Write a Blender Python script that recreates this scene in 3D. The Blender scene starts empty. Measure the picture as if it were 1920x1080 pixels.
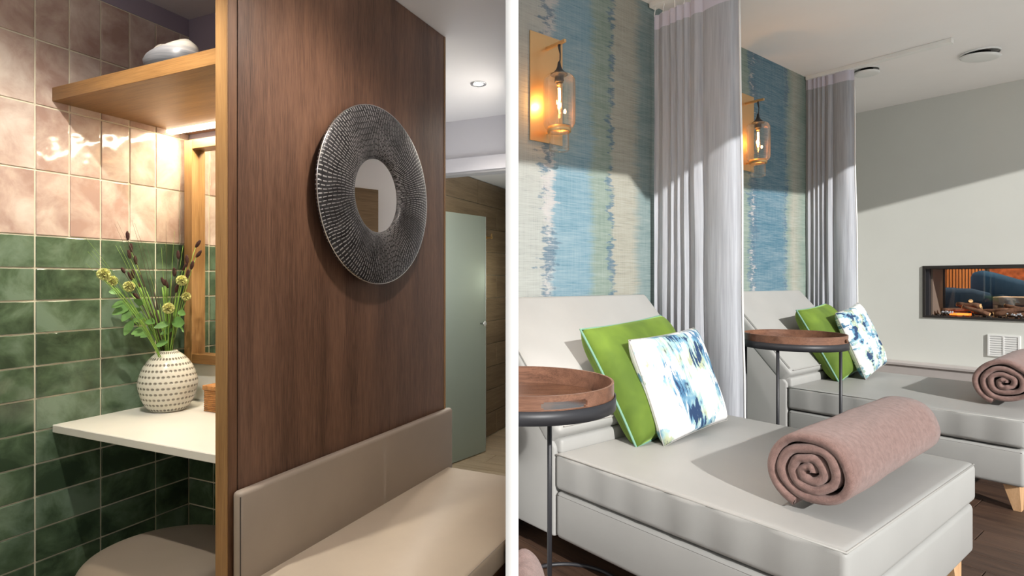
import bpy, bmesh, math, random
from mathutils import Vector, Matrix, noise
random.seed(7)
S = bpy.context.scene
C = S.collection
# ---------------------------------------------------------------- camera, world, sun, exposure
CAMZ = 1.2
cam = bpy.data.objects.new('camera', bpy.data.cameras.new('camera')); C.objects.link(cam)
cam.location = (0, 0, CAMZ); cam.rotation_euler = (math.pi/2, 0, 0)
cam.data.sensor_width = 36; cam.data.lens = 1089/1920*36
cam.data.shift_x = 28/1920; cam.data.shift_y = -15/1920
cam.data.clip_start = 0.02
S.camera = cam
S.view_settings.view_transform = 'Standard'; S.view_settings.look = 'None'
S.view_settings.exposure = 0.0; S.view_settings.gamma = 1; S.view_settings.use_curve_mapping = False
W = bpy.data.worlds.new('sky'); S.world = W; W.use_nodes = True
W.node_tree.nodes['Background'].inputs[0].default_value = (0.86, 0.93, 1.0, 1)
W.node_tree.nodes['Background'].inputs[1].default_value = .62
YL, YR = -0.43964, -0.90629           # the two rooms are turned about the vertical by these angles
def W2(room, u, v):
    a = YL if room == 'L' else YR
    return (u*math.cos(a) - v*math.sin(a), u*math.sin(a) + v*math.cos(a))
def PW(room, u, v, z):
    x, y = W2(room, u, v); return Vector((x, y, z))
def sun_dir():
    x, y = W2('R', -1, 0.36); return Vector((x, y, -0.50))
sd = bpy.data.lights.new('sun', 'SUN'); sd.energy = 4.9; sd.angle = math.radians(0.8); sd.color = (1.0, 0.98, 0.945)
so = bpy.data.objects.new('sun', sd); C.objects.link(so); so.location = (4, -4, 6)
so.rotation_euler = sun_dir().to_track_quat('-Z', 'Y').to_euler()
def lamp(name, typ, loc, energy, color, target=None, **kw):
    d = bpy.data.lights.new(name, typ); d.energy = energy; d.color = color
    for k, w in kw.items(): setattr(d, k, w)
    o = bpy.data.objects.new(name, d); C.objects.link(o); o.location = loc
    if target is not None: o.rotation_euler = (Vector(target)-Vector(loc)).to_track_quat('-Z', 'Y').to_euler()
    return o
WARM = (1.0, 0.80, 0.58)
NEUT = (1.0, 0.90, 0.78)
lamp('vanity_spot', 'SPOT', PW('L', -1.30, .72, 2.13), 58, (1.0, .94, .83), PW('L', -1.92, 1.02, .35), spot_size=1.95, spot_blend=.85, shadow_soft_size=.012)
lamp('bench_spot', 'SPOT', PW('L', -.62, 2.10, 2.13), 60, (1.0, .88, .78), PW('L', -1.1, 1.5, .9), spot_size=2.3, spot_blend=.7, shadow_soft_size=.03)
lamp('bench_spot', 'SPOT', PW('L', -.60, 1.22, 2.13), 34, (1.0, .88, .76), PW('L', -1.0, 1.2, .5), spot_size=2.3, spot_blend=.7, shadow_soft_size=.04)
lamp('room_fill', 'POINT', PW('L', -1.05, .15, 1.98), 5.5, (1.0, .93, 1.0), shadow_soft_size=.12)  # added fill without a fixture, lifts the upper walls and ceiling
lamp('corridor_spot', 'SPOT', PW('L', -1.337, 2.62, 2.12), 30, NEUT, PW('L', -1.3, 2.7, 0), spot_size=2.6, spot_blend=.6, shadow_soft_size=.03)
lamp('corridor_glow', 'POINT', PW('L', -1.6, 2.75, 1.3), 9, (.93, .95, 1.0), shadow_soft_size=.25)
lamp('shower_spot', 'SPOT', PW('L', -1.50, 4.0, 1.90), 95, (1.0, .84, .60), PW('L', -1.93, 4.05, .8), spot_size=2.2, spot_blend=.8, shadow_soft_size=.05)
lamp('shower_glow', 'POINT', PW('L', -1.75, 3.8, 1.2), 2.6, (.95, 1.0, .85), shadow_soft_size=.2)
lamp('lounge_glow', 'AREA', PW('R', -1.3, 8.2, 2.5), 90, (1.0, .66, .38), PW('R', -1.8, 8.8, .9), size=1.2)

# ---------------------------------------------------------------- node helpers
MATS = {}
class N:
    def __init__(s, name):
        s.m = bpy.data.materials.new(name); s.m.use_nodes = True
        s.t = s.m.node_tree; s.t.nodes.clear()
        s.out = s.t.nodes.new('ShaderNodeOutputMaterial')
        s.p = s.t.nodes.new('ShaderNodeBsdfPrincipled'); s.t.links.new(s.p.outputs[0], s.out.inputs[0])
        MATS[name] = s.m
    def n(s, typ, **kw):
        x = s.t.nodes.new('ShaderNode'+typ)
        for k, w in kw.items(): setattr(x, k, w)
        return x
    def l(s, a, b): s.t.links.new(a, b)
    def set(s, **kw):
        for k, w in kw.items():
            i = s.p.inputs[k.replace('_', ' ')]
            i.default_value = (*w, 1) if isinstance(w, tuple) and len(w) == 3 else w
    def coord(s, scale=(1, 1, 1), kind='Object', rand=0, rot=(0, 0, 0)):
        tc = s.n('TexCoord'); mp = s.n('Mapping'); mp.inputs['Scale'].default_value = scale; mp.inputs['Rotation'].default_value = rot
        s.l(tc.outputs[kind], mp.inputs[0]); o = mp.outputs[0]
        if rand:
            oi = s.n('ObjectInfo'); mu = s.n('Math', operation='MULTIPLY'); mu.inputs[1].default_value = rand
            s.l(oi.outputs['Random'], mu.inputs[0]); ad = s.n('VectorMath', operation='ADD')
            s.l(o, ad.inputs[0]); s.l(mu.outputs[0], ad.inputs[1]); o = ad.outputs[0]
        return o
    def noise(s, vec, scale, detail=4, rough=.55, dist=0):
        x = s.n('TexNoise'); x.inputs['Scale'].default_value = scale; x.inputs['Detail'].default_value = detail
        x.inputs['Roughness'].default_value = rough; x.inputs['Distortion'].default_value = dist; s.l(vec, x.inputs['Vector']); return x.outputs[0]
    def math(s, op, a, b=None, c=None):
        x = s.n('Math', operation=op)
        for i, w in enumerate((a, b, c)):
            if w is None: continue
            if isinstance(w, (int, float)): x.inputs[i].default_value = w
            else: s.l(w, x.inputs[i])
        return x.outputs[0]
    def ramp(s, fac, stops, interp='LINEAR'):
        r = s.n('ValToRGB'); r.color_ramp.interpolation = interp; e = r.color_ramp.elements
        while len(e) < len(stops): e.new(.5)
        for i, (p, c) in enumerate(stops):
            e[i].position = p
        for i, (p, c) in enumerate(stops):
            e[i].position = p; e[i].color = (*c, 1) if len(c) == 3 else c
        s.l(fac, r.inputs[0]); return r.outputs[0]
    def mix(s, fac, a, b, blend='MIX'):
        x = s.n('Mix', data_type='RGBA', blend_type=blend)
        for i, w in ((0, fac), (6, a), (7, b)):
            if isinstance(w, (int, float)): x.inputs[i].default_value = w
            elif isinstance(w, tuple): x.inputs[i].default_value = (*w, 1) if len(w) == 3 else w
            else: s.l(w, x.inputs[i])
        return x.outputs[2]
    def col(s, o): s.l(o, s.p.inputs['Base Color'])
    def bump(s, h, strength=.3, dist=.002, prev=None):
        b = s.n('Bump'); b.inputs['Strength'].default_value = strength; b.inputs['Distance'].default_value = dist
        s.l(h, b.inputs['Height'])
        if prev is not None: s.l(prev, b.inputs['Normal'])
        s.l(b.outputs[0], s.p.inputs['Normal']); return b.outputs[0]
    def sep(s, v):
        x = s.n('SeparateXYZ'); s.l(v, x.inputs[0]); return x.outputs
    def comb(s, a, b, c=0):
        x = s.n('CombineXYZ')
        for i, w in enumerate((a, b, c)):
            if isinstance(w, (int, float)): x.inputs[i].default_value = w
            else: s.l(w, x.inputs[i])
        return x.outputs[0]

def plain(name, c, rough=.5, metal=0, var=.06, vs=3, bs=0, bstr=.2, bdist=.001, **kw):
    n = N(name); n.set(Roughness=rough, Metallic=metal, **kw)
    v = n.coord(); f = n.noise(v, vs)
    a = tuple(max(0, x*(1-var)) for x in c); b = tuple(min(1, x*(1+var)) for x in c)
    n.col(n.ramp(f, [(.3, a), (.7, b)]))
    if bs: n.bump(n.noise(v, bs, 3), bstr, bdist)
    return n.m
def wood(name, dark, light, axis=2, rough=.4, grain=1.0, rand=0, band=0, bstr=.15, spread=.14, fine=.4):
    n = N(name); n.set(Roughness=rough)
    def sc(a, b): r = [b*grain]*3; r[axis] = a*grain; return tuple(r)
    v = n.coord(sc(.9, 14), rand=rand); f1 = n.noise(v, 2.2, 6, .65, .6)
    v2 = n.coord(sc(7, 260), rand=rand); f2 = n.noise(v2, 1.6, 3, .6)
    v3 = n.coord(sc(.35, 5), rand=rand); f3 = n.noise(v3, 1.5, 2, .5)
    f = n.math('ADD', n.math('MULTIPLY', f1, .85-fine), n.math('MULTIPLY', f2, fine)); f = n.math('ADD', f, n.math('MULTIPLY', f3, .3+band))
    k = .575+band*.5
    n.col(n.ramp(f, [(k-spread, dark), (k+spread, light)])); n.bump(f2, bstr, .001)
    return n.m
def tile(name, c1, c2, c3, cool):
    n = N(name); n.set(Roughness=.09); n.p.inputs['Specular IOR Level'].default_value = .6
    v = n.coord(rand=37); f = n.noise(v, 9, 5, .6, .4); oi = n.n('ObjectInfo')
    f2 = n.math('ADD', f, n.math('MULTIPLY', n.math('SUBTRACT', oi.outputs['Random'], .5), .22))
    c = n.ramp(f2, [(.33, c1), (.5, c2), (.68, c3)])
    n.col(c)
    w = n.noise(v, 11, 1, .4); w2 = n.noise(v, 60, 2, .5)
    b = n.bump(w, .55, .012); n.bump(w2, .12, .001, b)
    return n.m

plain('grout', (.74, .69, .54), .9, bs=300, bstr=.2)
tile('tile_green', (.040, .066, .038), (.088, .138, .080), (.165, .235, .165), 0)
tile('tile_pink', (.40, .27, .225), (.53, .41, .345), (.67, .575, .50), 0)
plain('lavender_paint', (.33, .285, .345), .8)
plain('white_paint', (.88, .88, .88), .7, var=.01)
plain('ceiling_white', (.80, .80, .82), .85, var=.01)
plain('wall_greywhite', (.66, .66, .71), .8, var=.01)
wood('veneer', (.052, .025, .017), (.225, .122, .078), 2, .36, 1.6, band=.06, bstr=.3, spread=.17, fine=.58)
wood('veneer_edge', (.085, .037, .018), (.21, .105, .055), 2, .4)
wood('oak', (.20, .095, .028), (.42, .235, .09), 2, .42, 1)
wood('oak_shelf', (.135, .062, .018), (.31, .16, .054), 0, .42, 1)
wood('bench_wood', (.10, .045, .022), (.22, .11, .055), 1, .4)
plain('quartz', (.80, .78, .72), .25, var=.03, vs=4)
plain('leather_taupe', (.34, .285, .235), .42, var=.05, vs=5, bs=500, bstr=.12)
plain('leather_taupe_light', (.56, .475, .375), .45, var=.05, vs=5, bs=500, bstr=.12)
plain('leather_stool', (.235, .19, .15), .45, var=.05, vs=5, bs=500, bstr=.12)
plain('thread_dark', (.05, .04, .035), .8)
plain('black_metal', (.022, .022, .026), .45, 0, bs=600, bstr=.1)
plain('brass', (.62, .42, .20), .34, 1, var=.03)
plain('brass_satin', (.66, .43, .21), .38, .75, var=.03)
plain('chrome', (.8, .8, .8), .15, 1)
plain('mirror_glass', (.93, .93, .92), .015, 1, var=0)
plain('stem_green', (.24, .42, .07), .5, var=.3, vs=20)
plain('stem_dark', (.055, .035, .02), .6, var=.3, vs=20)
plain('leaf_green', (.14, .29, .075), .5, var=.3, vs=30)
plain('spike_brown', (.045, .014, .010), .9, var=.3, vs=200, bs=900, bstr=.6)
plain('pod_green', (.70, .70, .30), .6, var=.25, vs=60)
plain('pod_dark', (.24, .23, .07), .8)
plain('rattan', (.42, .19, .06), .5, var=.3, vs=60, bs=240, bstr=.6, bdist=.002)
plain('leather_cream', (.352, .348, .334), .50, var=.03, vs=4, bs=420, bstr=.22, Specular_IOR_Level=.35)
plain('piping_cream', (.33, .32, .30), .5)
plain('green_piping', (.16, .31, .23), .7, bs=300)
plain('curtain_header', (.56, .54, .62), .8, bs=120, bstr=.3)
plain('curtain_hem', (.85, .84, .82), .8)
plain('track_white', (.84, .83, .80), .5)
plain('ceiling_cream', (.90, .87, .85), .9, var=.01)
plain('wall_sage', (.66, .665, .62), .85, var=.015)
plain('ledge_paint', (.46, .42, .40), .7)
plain('fire_black', (.02, .017, .015), .5)
plain('fire_brown', (.16, .12, .095), .5)
plain('bark', (.14, .065, .035), .9, var=.4, vs=30, bs=60, bstr=.8, bdist=.004)
plain('log_cut', (.62, .38, .16), .8, var=.2, vs=60)
plain('coal', (.03, .022, .018), .9, bs=60, bstr=1)
plain('pebble_glass', (.35, .36, .38), .2)
plain('velvet_blue', (.008, .045, .13), .8, var=.2, Sheen_Weight=.25, Sheen_Roughness=.3, Sheen_Tint=(.1, .35, .9), Specular_IOR_Level=.15)
plain('copper', (.42, .13, .05), .45, .5, var=.5, vs=18)
wood('slat_wood', (.40, .15, .045), (.66, .30, .10), 2, .5, rand=9)
wood('leg_wood', (.52, .29, .14), (.74, .47, .26), 2, .45)
wood('tray_wood', (.085, .036, .020), (.26, .125, .075), 0, .38)
wood('floor_dark', (.030, .016, .011), (.125, .068, .042), 0, .5, rand=11)
wood('floor_light', (.30, .22, .135), (.52, .42, .29), 0, .35, rand=11)
wood('shower_plank', (.17, .115, .065), (.36, .26, .155), 1, .3, rand=11)
plain('bounce_pale', (.80, .775, .73), .8)
plain('grille_white', (.80, .80, .78), .5)
plain('table_grey', (.35, .35, .36), .6)
def glassmat(name, color, rough, tr=1.0):
    n = N(name); n.set(Roughness=rough, IOR=1.45, Base_Color=color); n.p.inputs['Transmission Weight'].default_value = tr
    return n.m
glassmat('frosted', (.62, .71, .63), .55, .72)
glassmat('smoke_glass', (.75, .7, .65), .0)
def thin_glass(name, tint, spec):
    n = N(name); g = n.n('BsdfGlossy'); g.inputs['Roughness'].default_value = .02; g.inputs[0].default_value = (1, .96, .9, 1)
    t = n.n('BsdfTransparent'); t.inputs[0].default_value = (*tint, 1); lw = n.n('LayerWeight'); lw.inputs[0].default_value = .35
    mx = n.n('MixShader'); f = n.math('ADD', n.math('MULTIPLY', n.math('POWER', lw.outputs['Facing'], 1.6), spec), .05)
    n.l(f, mx.inputs[0]); n.l(t.outputs[0], mx.inputs[1]); n.l(g.outputs[0], mx.inputs[2]); n.l(mx.outputs[0], n.out.inputs[0])
thin_glass('jar_glass', (.93, .91, .88), .9)
thin_glass('pane_glass', (.93, .91, .88), .5)
def emit(name, c, s):
    n = N(name); n.set(Base_Color=c, Emission_Color=c); n.p.inputs['Emission Strength'].default_value = s
emit('filament', (1.0, .55, .18), 45)
emit('bulb_glow', (1.0, .60, .25), 3)
emit('led', (1.0, .88, .68), 5)
emit('downlight_lens', (1.0, .97, .92), 20)
emit('ember', (1.0, .16, .02), 2.2)
# fuzzy towel
n = N('towel'); n.set(Roughness=.95, Sheen_Weight=.25, Sheen_Roughness=.5); v = n.coord(); f = n.noise(v, 55, 4, .6); f2 = n.noise(v, 500, 3, .7)
n.col(n.ramp(n.math('ADD', n.math('MULTIPLY', f, .5), n.math('MULTIPLY', f2, .5)), [(.35, (.165, .090, .075)), (.65, (.32, .195, .168))]))
n.bump(f2, .9, .003, n.bump(f, .5, .004))
n = N('velvet_green'); n.set(Roughness=.85, Sheen_Weight=.35, Sheen_Roughness=.4, Sheen_Tint=(.6, .9, .2)); v = n.coord((1, 1, 1)); f = n.noise(v, 5, 3, .5, .4)
n.col(n.ramp(f, [(.35, (.072, .125, .010)), (.65, (.135, .215, .020))])); n.bump(n.noise(v, 5, 2), .3, .02)
# watercolour cushion print
def cushion_print(name, off, sx=34, sz=6, bg=5.5):
    n = N(name); n.set(Roughness=.75)
    v = n.coord((1, 1, 1)); ad = n.n('VectorMath', operation='ADD'); ad.inputs[1].default_value = off; n.l(v, ad.inputs[0]); v = ad.outputs[0]
    st = n.n('VectorMath', operation='MULTIPLY'); st.inputs[1].default_value = (sx, 1, sz); n.l(v, st.inputs[0])
    fs = n.noise(st.outputs[0], 1.6, 4, .6)
    big = n.noise(v, bg, 2, .5); mid = n.noise(v, 22, 4, .65, .8)
    a = n.math('ADD', n.math('MULTIPLY', big, .52), n.math('MULTIPLY', fs, .35)); a = n.math('ADD', a, n.math('MULTIPLY', mid, .13))
    hue = n.ramp(n.noise(v, 9, 3, .6), [(.36, (.42, .46, .30)), (.47, (.35, .52, .52)), (.55, (.16, .33, .46)), (.66, (.06, .17, .30))])
    m1 = n.ramp(a, [(.492, (0, 0, 0)), (.515, (1, 1, 1))]); m2 = n.ramp(a, [(.565, (0, 0, 0)), (.585, (1, 1, 1))])
    c = n.mix(m1, (.85, .85, .845), hue); c = n.mix(m2, c, (.015, .045, .12)); n.col(c)
    n.bump(n.noise(v, 7, 2), .3, .01)
cushion_print('print_a', (3.1, 0, 1.7)); cushion_print('print_b', (7.4, 0, 5.2), 8, 30, 11)
# curtain cloth
n = N('curtain_cloth'); n.set(Roughness=.62, Sheen_Weight=.3); v = n.coord((1, 1, .02)); f = n.noise(v, 160, 3, .6); f1 = n.noise(n.coord((1, 1, .05)), 40, 2)
n.col(n.ramp(n.math('ADD', n.math('MULTIPLY', f, .6), n.math('MULTIPLY', f1, .4)), [(.35, (.29, .30, .33)), (.65, (.43, .445, .48))])); n.bump(f, .25, .001)
# hammered mirror frame
n = N('hammered_silver'); n.set(Roughness=.40, Metallic=.5)
x, y, z = n.sep(n.coord()); ang = n.math('ARCTAN2', z, y); r = n.math('SQRT', n.math('ADD', n.math('MULTIPLY', y, y), n.math('MULTIPLY', z, z)))
wob = n.noise(n.coord(), 26, 2)
th_ = n.math('ADD', n.math('MULTIPLY', ang, 23.873), n.math('MULTIPLY', n.noise(n.coord(), 5, 2), 5)); rw = n.math('FLOOR', th_)
ra = n.math('ADD', n.math('MULTIPLY', r, 56), n.math('MULTIPLY', n.math('FRACT', n.math('MULTIPLY', n.math('SINE', n.math('MULTIPLY', rw, 12.99)), 437.5)), 1.0))
a1 = n.math('ABSOLUTE', n.math('SUBTRACT', n.math('FRACT', th_), .5)); a2 = n.math('ABSOLUTE', n.math('SUBTRACT', n.math('FRACT', ra), .5))
dash = n.math('MULTIPLY', n.ramp(a1, [(.08, (1,)*3), (.20, (0,)*3)]), n.ramp(a2, [(.34, (1,)*3), (.43, (0,)*3)]))
blot = n.noise(n.coord(), 7, 3); msk = n.math('MULTIPLY', dash, n.ramp(blot, [(.36, (.3,)*3), (.56, (1,)*3)]))
n.col(n.mix(msk, n.ramp(n.noise(n.coord(), 30, 4), [(.3, (.014, .014, .016)), (.7, (.060, .060, .066))]), (.42, .42, .43))); n.bump(dash, .5, .002)
# vase with rows of dimples
n = N('vase_glaze'); n.set(Roughness=.25); x, y, z = n.sep(n.coord()); ang = n.math('ARCTAN2', y, x)
row = n.math('MULTIPLY', z, 53.0); fr = n.math('FRACT', row); par = n.math('MULTIPLY', n.math('FLOOR', row), .5)
cx = n.math('SUBTRACT', n.math('FRACT', n.math('ADD', n.math('MULTIPLY', ang, 36/6.2832), par)), .5); cz = n.math('SUBTRACT', fr, .5)
d = n.math('SQRT', n.math('ADD', n.math('MULTIPLY', n.math('MULTIPLY', cx, cx), .6), n.math('MULTIPLY', n.math('MULTIPLY', cz, cz), 1.7)))
n.col(n.ramp(d, [(.18, (.22, .20, .16)), (.28, (.46, .43, .36)), (.33, (.70, .675, .58))])); n.bump(n.ramp(d, [(.1, (0,)*3), (.32, (1,)*3)]), .7, .003)
# bowl with dark brushed foot
n = N('bowl_glaze'); n.set(Roughness=.35); x, y, z = n.sep(n.coord()); st = n.noise(n.coord((4, 4, 90)), 1.5, 3, .6)
f = n.math('ADD', n.math('MULTIPLY', z, 6.8), n.math('MULTIPLY', st, .32)); n.col(n.ramp(f, [(.38, (.05, .055, .065)), (.62, (.25, .25, .27)), (.76, (.72, .66, .58))]))
# painted grasscloth wallpaper: bands along v with frayed edges (all in the wall's own coordinates)
n = N('wallpaper'); n.set(Roughness=.7); x, y, z = n.sep(n.coord())
fray = n.noise(n.comb(0, n.math('MULTIPLY', y, 2.0), n.math('MULTIPLY', z, 46)), 1.0, 5, .75); fray2 = n.noise(n.coord((1, 1.2, 5)), 1.6, 3, .6)
yy = n.math('ADD', y, n.math('ADD', n.math('MULTIPLY', n.math('SUBTRACT', fray, .5), .20), n.math('MULTIPLY', n.math('SUBTRACT', fray2, .5), .11)))
def px(p):      # column of the wall -> position on the colour ramp (1.9 .. 5.3 m)
    return (p-1.9)/3.4
fac = n.math('DIVIDE', n.math('SUBTRACT', yy, 1.9), 3.4)
CR = (.31, .32, .295); BL = (.125, .235, .295); NV = (.035, .10, .16); SG = (.165, .225, .185); BG = (.29, .28, .225); TL = (.145, .21, .21); DB = (.045, .135, .195)
stops = [(1.9, CR), (2.14, CR), (2.19, (.40, .39, .37)), (2.24, BL), (2.50, BL), (2.56, SG), (2.69, SG), (2.72, BG), (2.90, BG), (2.98, TL), (3.3, TL), (4.0, SG), (4.10, SG), (4.27, SG), (4.36, DB), (4.84, DB), (4.90, TL), (4.94, SG), (5.02, BG), (5.2, SG)]
# merge into two ramps (each at most 16 stops)
r1 = n.ramp(fac, [(px(a), c) for a, c in stops[:13]]); r2 = n.ramp(fac, [(px(a), c) for a, c in stops[12:]])
c = n.mix(n.math('GREATER_THAN', y, 3.6), r1, r2)
pat = n.noise(n.comb(0, n.math('MULTIPLY', y, 3.0), n.math('MULTIPLY', z, 5.5)), 1.0, 5, .75); pat2 = n.noise(n.comb(3, n.math('MULTIPLY', y, 5.0), n.math('MULTIPLY', z, 60)), 1.0, 3, .6)
for v0_, w_, k_, cc in ((2.17, .075, .36, NV), (2.19, .070, .22, (.40, .37, .36)), (2.70, .032, .42, NV), (4.34, .075, .50, NV), (4.35, .05, .25, (.38, .35, .34)), (4.885, .03, .44, NV)):
    d_ = n.math('DIVIDE', n.math('ABSOLUTE', n.math('SUBTRACT', yy, v0_)), w_)
    q_ = n.math('ADD', n.math('MULTIPLY', n.math('SUBTRACT', pat, .5), 2.6), n.math('ADD', n.math('MULTIPLY', n.math('SUBTRACT', pat2, .5), 1.6), k_))
    if cc[0] > .2: q_ = n.math('ADD', n.math('MULTIPLY', n.math('SUBTRACT', .5, pat), 2.6), n.math('ADD', n.math('MULTIPLY', n.math('SUBTRACT', pat2, .5), 1.6), k_))
    c = n.mix(n.ramp(n.math('SUBTRACT', q_, n.math('MULTIPLY', d_, .45)), [(.14, (0,)*3), (.34, (.85,)*3)]), c, cc)
th = n.noise(n.coord((1, 6, 260)), 1.0, 3, .7); tv = n.noise(n.coord((1, 240, 5)), 1.0, 2, .6); bl = n.noise(n.coord((1, 1.5, 8)), 1.5, 4, .7)
tf = n.math('ADD', n.math('MULTIPLY', th, .55), n.math('ADD', n.math('MULTIPLY', tv, .2), n.math('MULTIPLY', bl, .25)))
c = n.mix(n.ramp(tf, [(.42, (0,)*3), (.64, (1,)*3)]), c, n.mix(.30, c, (.58, .60, .58))); 
c = n.mix(n.ramp(tf, [(.34, (1,)*3), (.45, (0,)*3)]), c, n.mix(.45, c, (.05, .10, .14))); n.col(c)
n.bump(th, .35, .001)

# ---------------------------------------------------------------- mesh helpers
def obj(name, bm, m, parent=None, smooth=False, kind=None, room=None, loc=None, label=None):
    me = bpy.data.meshes.new(name)
    if smooth:
        for f in bm.faces: f.smooth = True
    bmesh.ops.recalc_face_normals(bm, faces=bm.faces[:])
    bm.to_mesh(me); bm.free()
    o = bpy.data.objects.new(name, me); C.objects.link(o)
    if isinstance(m, str): m = [m]
    for k in m: me.materials.append(MATS[k])
    if parent: o.parent = parent
    if room: o.rotation_euler = (0, 0, YL if room == 'L' else YR)
    if loc is not None: o.location = loc
    if kind: o['kind'] = kind
    if label: o['label'] = label
    return o
def tag(o, label, cat, group=None):
    o['label'] = label; o['category'] = cat
    if group: o['group'] = group
    return o
def thing(name, room, u, v, z, label, cat, group=None, rz=0):
    o = bpy.data.objects.new(name, None); C.objects.link(o); o.empty_display_size = .05
    o.location = PW(room, u, v, z); o.rotation_euler = (0, 0, (YL if room == 'L' else YR)+rz)
    return tag(o, label, cat, group)
def B(): return bmesh.new()
def box(bm, x0, x1, y0, y1, z0, z1, bev=0, seg=2):
    b = bmesh.new()
    vs = [b.verts.new(p) for p in ((x0,y0,z0),(x1,y0,z0),(x1,y1,z0),(x0,y1,z0),(x0,y0,z1),(x1,y0,z1),(x1,y1,z1),(x0,y1,z1))]
    for f in ((0,3,2,1),(4,5,6,7),(0,1,5,4),(1,2,6,5),(2,3,7,6),(3,0,4,7)): b.faces.new([vs[i] for i in f])
    if bev: bmesh.ops.bevel(b, geom=b.edges[:], offset=bev, segments=seg, profile=.5, affect='EDGES')
    merge(bm, b); return bm
def merge(bm, b):
    me = bpy.data.meshes.new('t'); b.to_mesh(me); b.free(); bm.from_mesh(me); bpy.data.meshes.remove(me)
def prism(bm, pts, a0, a1, axis='z', bev=0, seg=2):
    b = bmesh.new()
    def P(p, a):
        return {'z': (p[0], p[1], a), 'y': (p[0], a, p[1]), 'x': (a, p[0], p[1])}[axis]
    lo = [b.verts.new(P(p, a0)) for p in pts]; hi = [b.verts.new(P(p, a1)) for p in pts]
    b.faces.new(lo[::-1]); b.faces.new(hi); n = len(pts)
    for i in range(n): b.faces.new((lo[i], lo[(i+1) % n], hi[(i+1) % n], hi[i]))
    bmesh.ops.recalc_face_normals(b, faces=b.faces[:])
    if bev: bmesh.ops.bevel(b, geom=b.edges[:], offset=bev, segments=seg, profile=.5, affect='EDGES')
    merge(bm, b); return bm
def lathe(bm, prof, n=32, axis='z', c=(0, 0, 0), closed=False):
    rings = []
    for r, h in prof:
        ring = []
        for i in range(n):
            a = 2*math.pi*i/n; p = (r*math.cos(a), r*math.sin(a), h)
            if axis == 'x': p = (p[2], p[0], p[1])
            ring.append(bm.verts.new((p[0]+c[0], p[1]+c[1], p[2]+c[2])))
        rings.append(ring)
    m = len(rings)
    for k in range(m if closed else m-1):
        A, D = rings[k], rings[(k+1) % m]
        for i in range(n): bm.faces.new((A[i], A[(i+1) % n], D[(i+1) % n], D[i]))
    if not closed:
        if prof[0][0] > 1e-4: bm.faces.new(rings[0][::-1])
        if prof[-1][0] > 1e-4: bm.faces.new(rings[-1])
    bmesh.ops.remove_doubles(bm, verts=bm.verts[:], dist=1e-6)
    return bm
def tube(bm, pts, rad, n=8, cap=True, closed=False):
    pts = [Vector(p) for p in pts]; m = len(pts)
    if not isinstance(rad, (list, tuple)): rad = [rad]*m
    rings = []; up = None
    for i, p in enumerate(pts):
        if closed: t = pts[(i+1) % m]-pts[i-1]
        else: t = pts[min(i+1, m-1)]-pts[max(i-1, 0)]
        t.normalize()
        if up is None: up = Vector((0, 0, 1)) if abs(t.z) < .9 else Vector((1, 0, 0))
        a = t.cross(up).normalized(); b = a.cross(t).normalized(); up = b
        rings.append([bm.verts.new(p+a*math.cos(2*math.pi*k/n)*rad[i]+b*math.sin(2*math.pi*k/n)*rad[i]) for k in range(n)])
    for i in range(m if closed else m-1):
        A, D = rings[i], rings[(i+1) % m]
        for k in range(n): bm.faces.new((A[k], A[(k+1) % n], D[(k+1) % n], D[k]))
    if cap and not closed: bm.faces.new(rings[0][::-1]); bm.faces.new(rings[-1])
    return bm
def circ(r, n=48, z=0, c=(0, 0)): return [(c[0]+r*math.cos(2*math.pi*i/n), c[1]+r*math.sin(2*math.pi*i/n), z) for i in range(n)]
# the thin added divider between the two rooms runs straight away from the viewer along this line
RAY = Vector((.0257, 1, 0)).normalized(); NRM = Vector((RAY.y, -RAY.x, 0))
def clip(o, side):
    """saw an object off flush where it meets the added divider"""
    M = o.matrix_world if o.parent is None else None
    bpy.context.view_layer.update(); M = o.matrix_world.copy(); I = M.inverted()
    co = I @ (NRM*(.0097 if side == 'R' else -.0097)); no = (I.to_3x3() @ NRM)
    if side == 'L': no = -no
    bm = bmesh.new(); bm.from_mesh(o.data)
    bmesh.ops.bisect_plane(bm, geom=bm.verts[:]+bm.edges[:]+bm.faces[:], plane_co=co, plane_no=no, clear_inner=True, clear_outer=False, dist=1e-5)
    es = [e for e in bm.edges if e.is_boundary]
    if es: bmesh.ops.holes_fill(bm, edges=es, sides=0)
    bm.to_mesh(o.data); bm.free()
def clip_all(t, side):
    for c_ in [t]+list(t.children_recursive):
        if c_.type == 'MESH': clip(c_, side)

# ================================================================ STRUCTURE
def st(name, bm, m, room, side=None):
    o = obj(name, bm, m, kind='structure', room=room)
    if side: clip(o, side)
    return o
# made-up divider standing in for a plain white band; also blocks light between rooms
b = B(); p0 = RAY*.8; 
pts = [(-.0088, .80), (.0088, .80), (.0088, 6.3), (-.0088, 6.3)]
prism(b, pts, -.001, 2.975)
o = obj('wall_added_divider', b, 'white_paint', kind='structure'); o.rotation_euler = (0, 0, -math.atan(.0257)); 
# floors
st('floor', prism(B(), [(-3.6, -2.4), (-.0, -2.4), (.0, 6.3), (-3.6, 6.3)], -.06, -.012), 'grout', 'L', None).location = (0, 0, 0)
st('floor_lounge', prism(B(), [(-4, .2), (2.2, -4.5), (2.2, 7.4), (-3.3, 7.4)], -.07, -.013), 'floor_dark', 'R', None)
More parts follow.
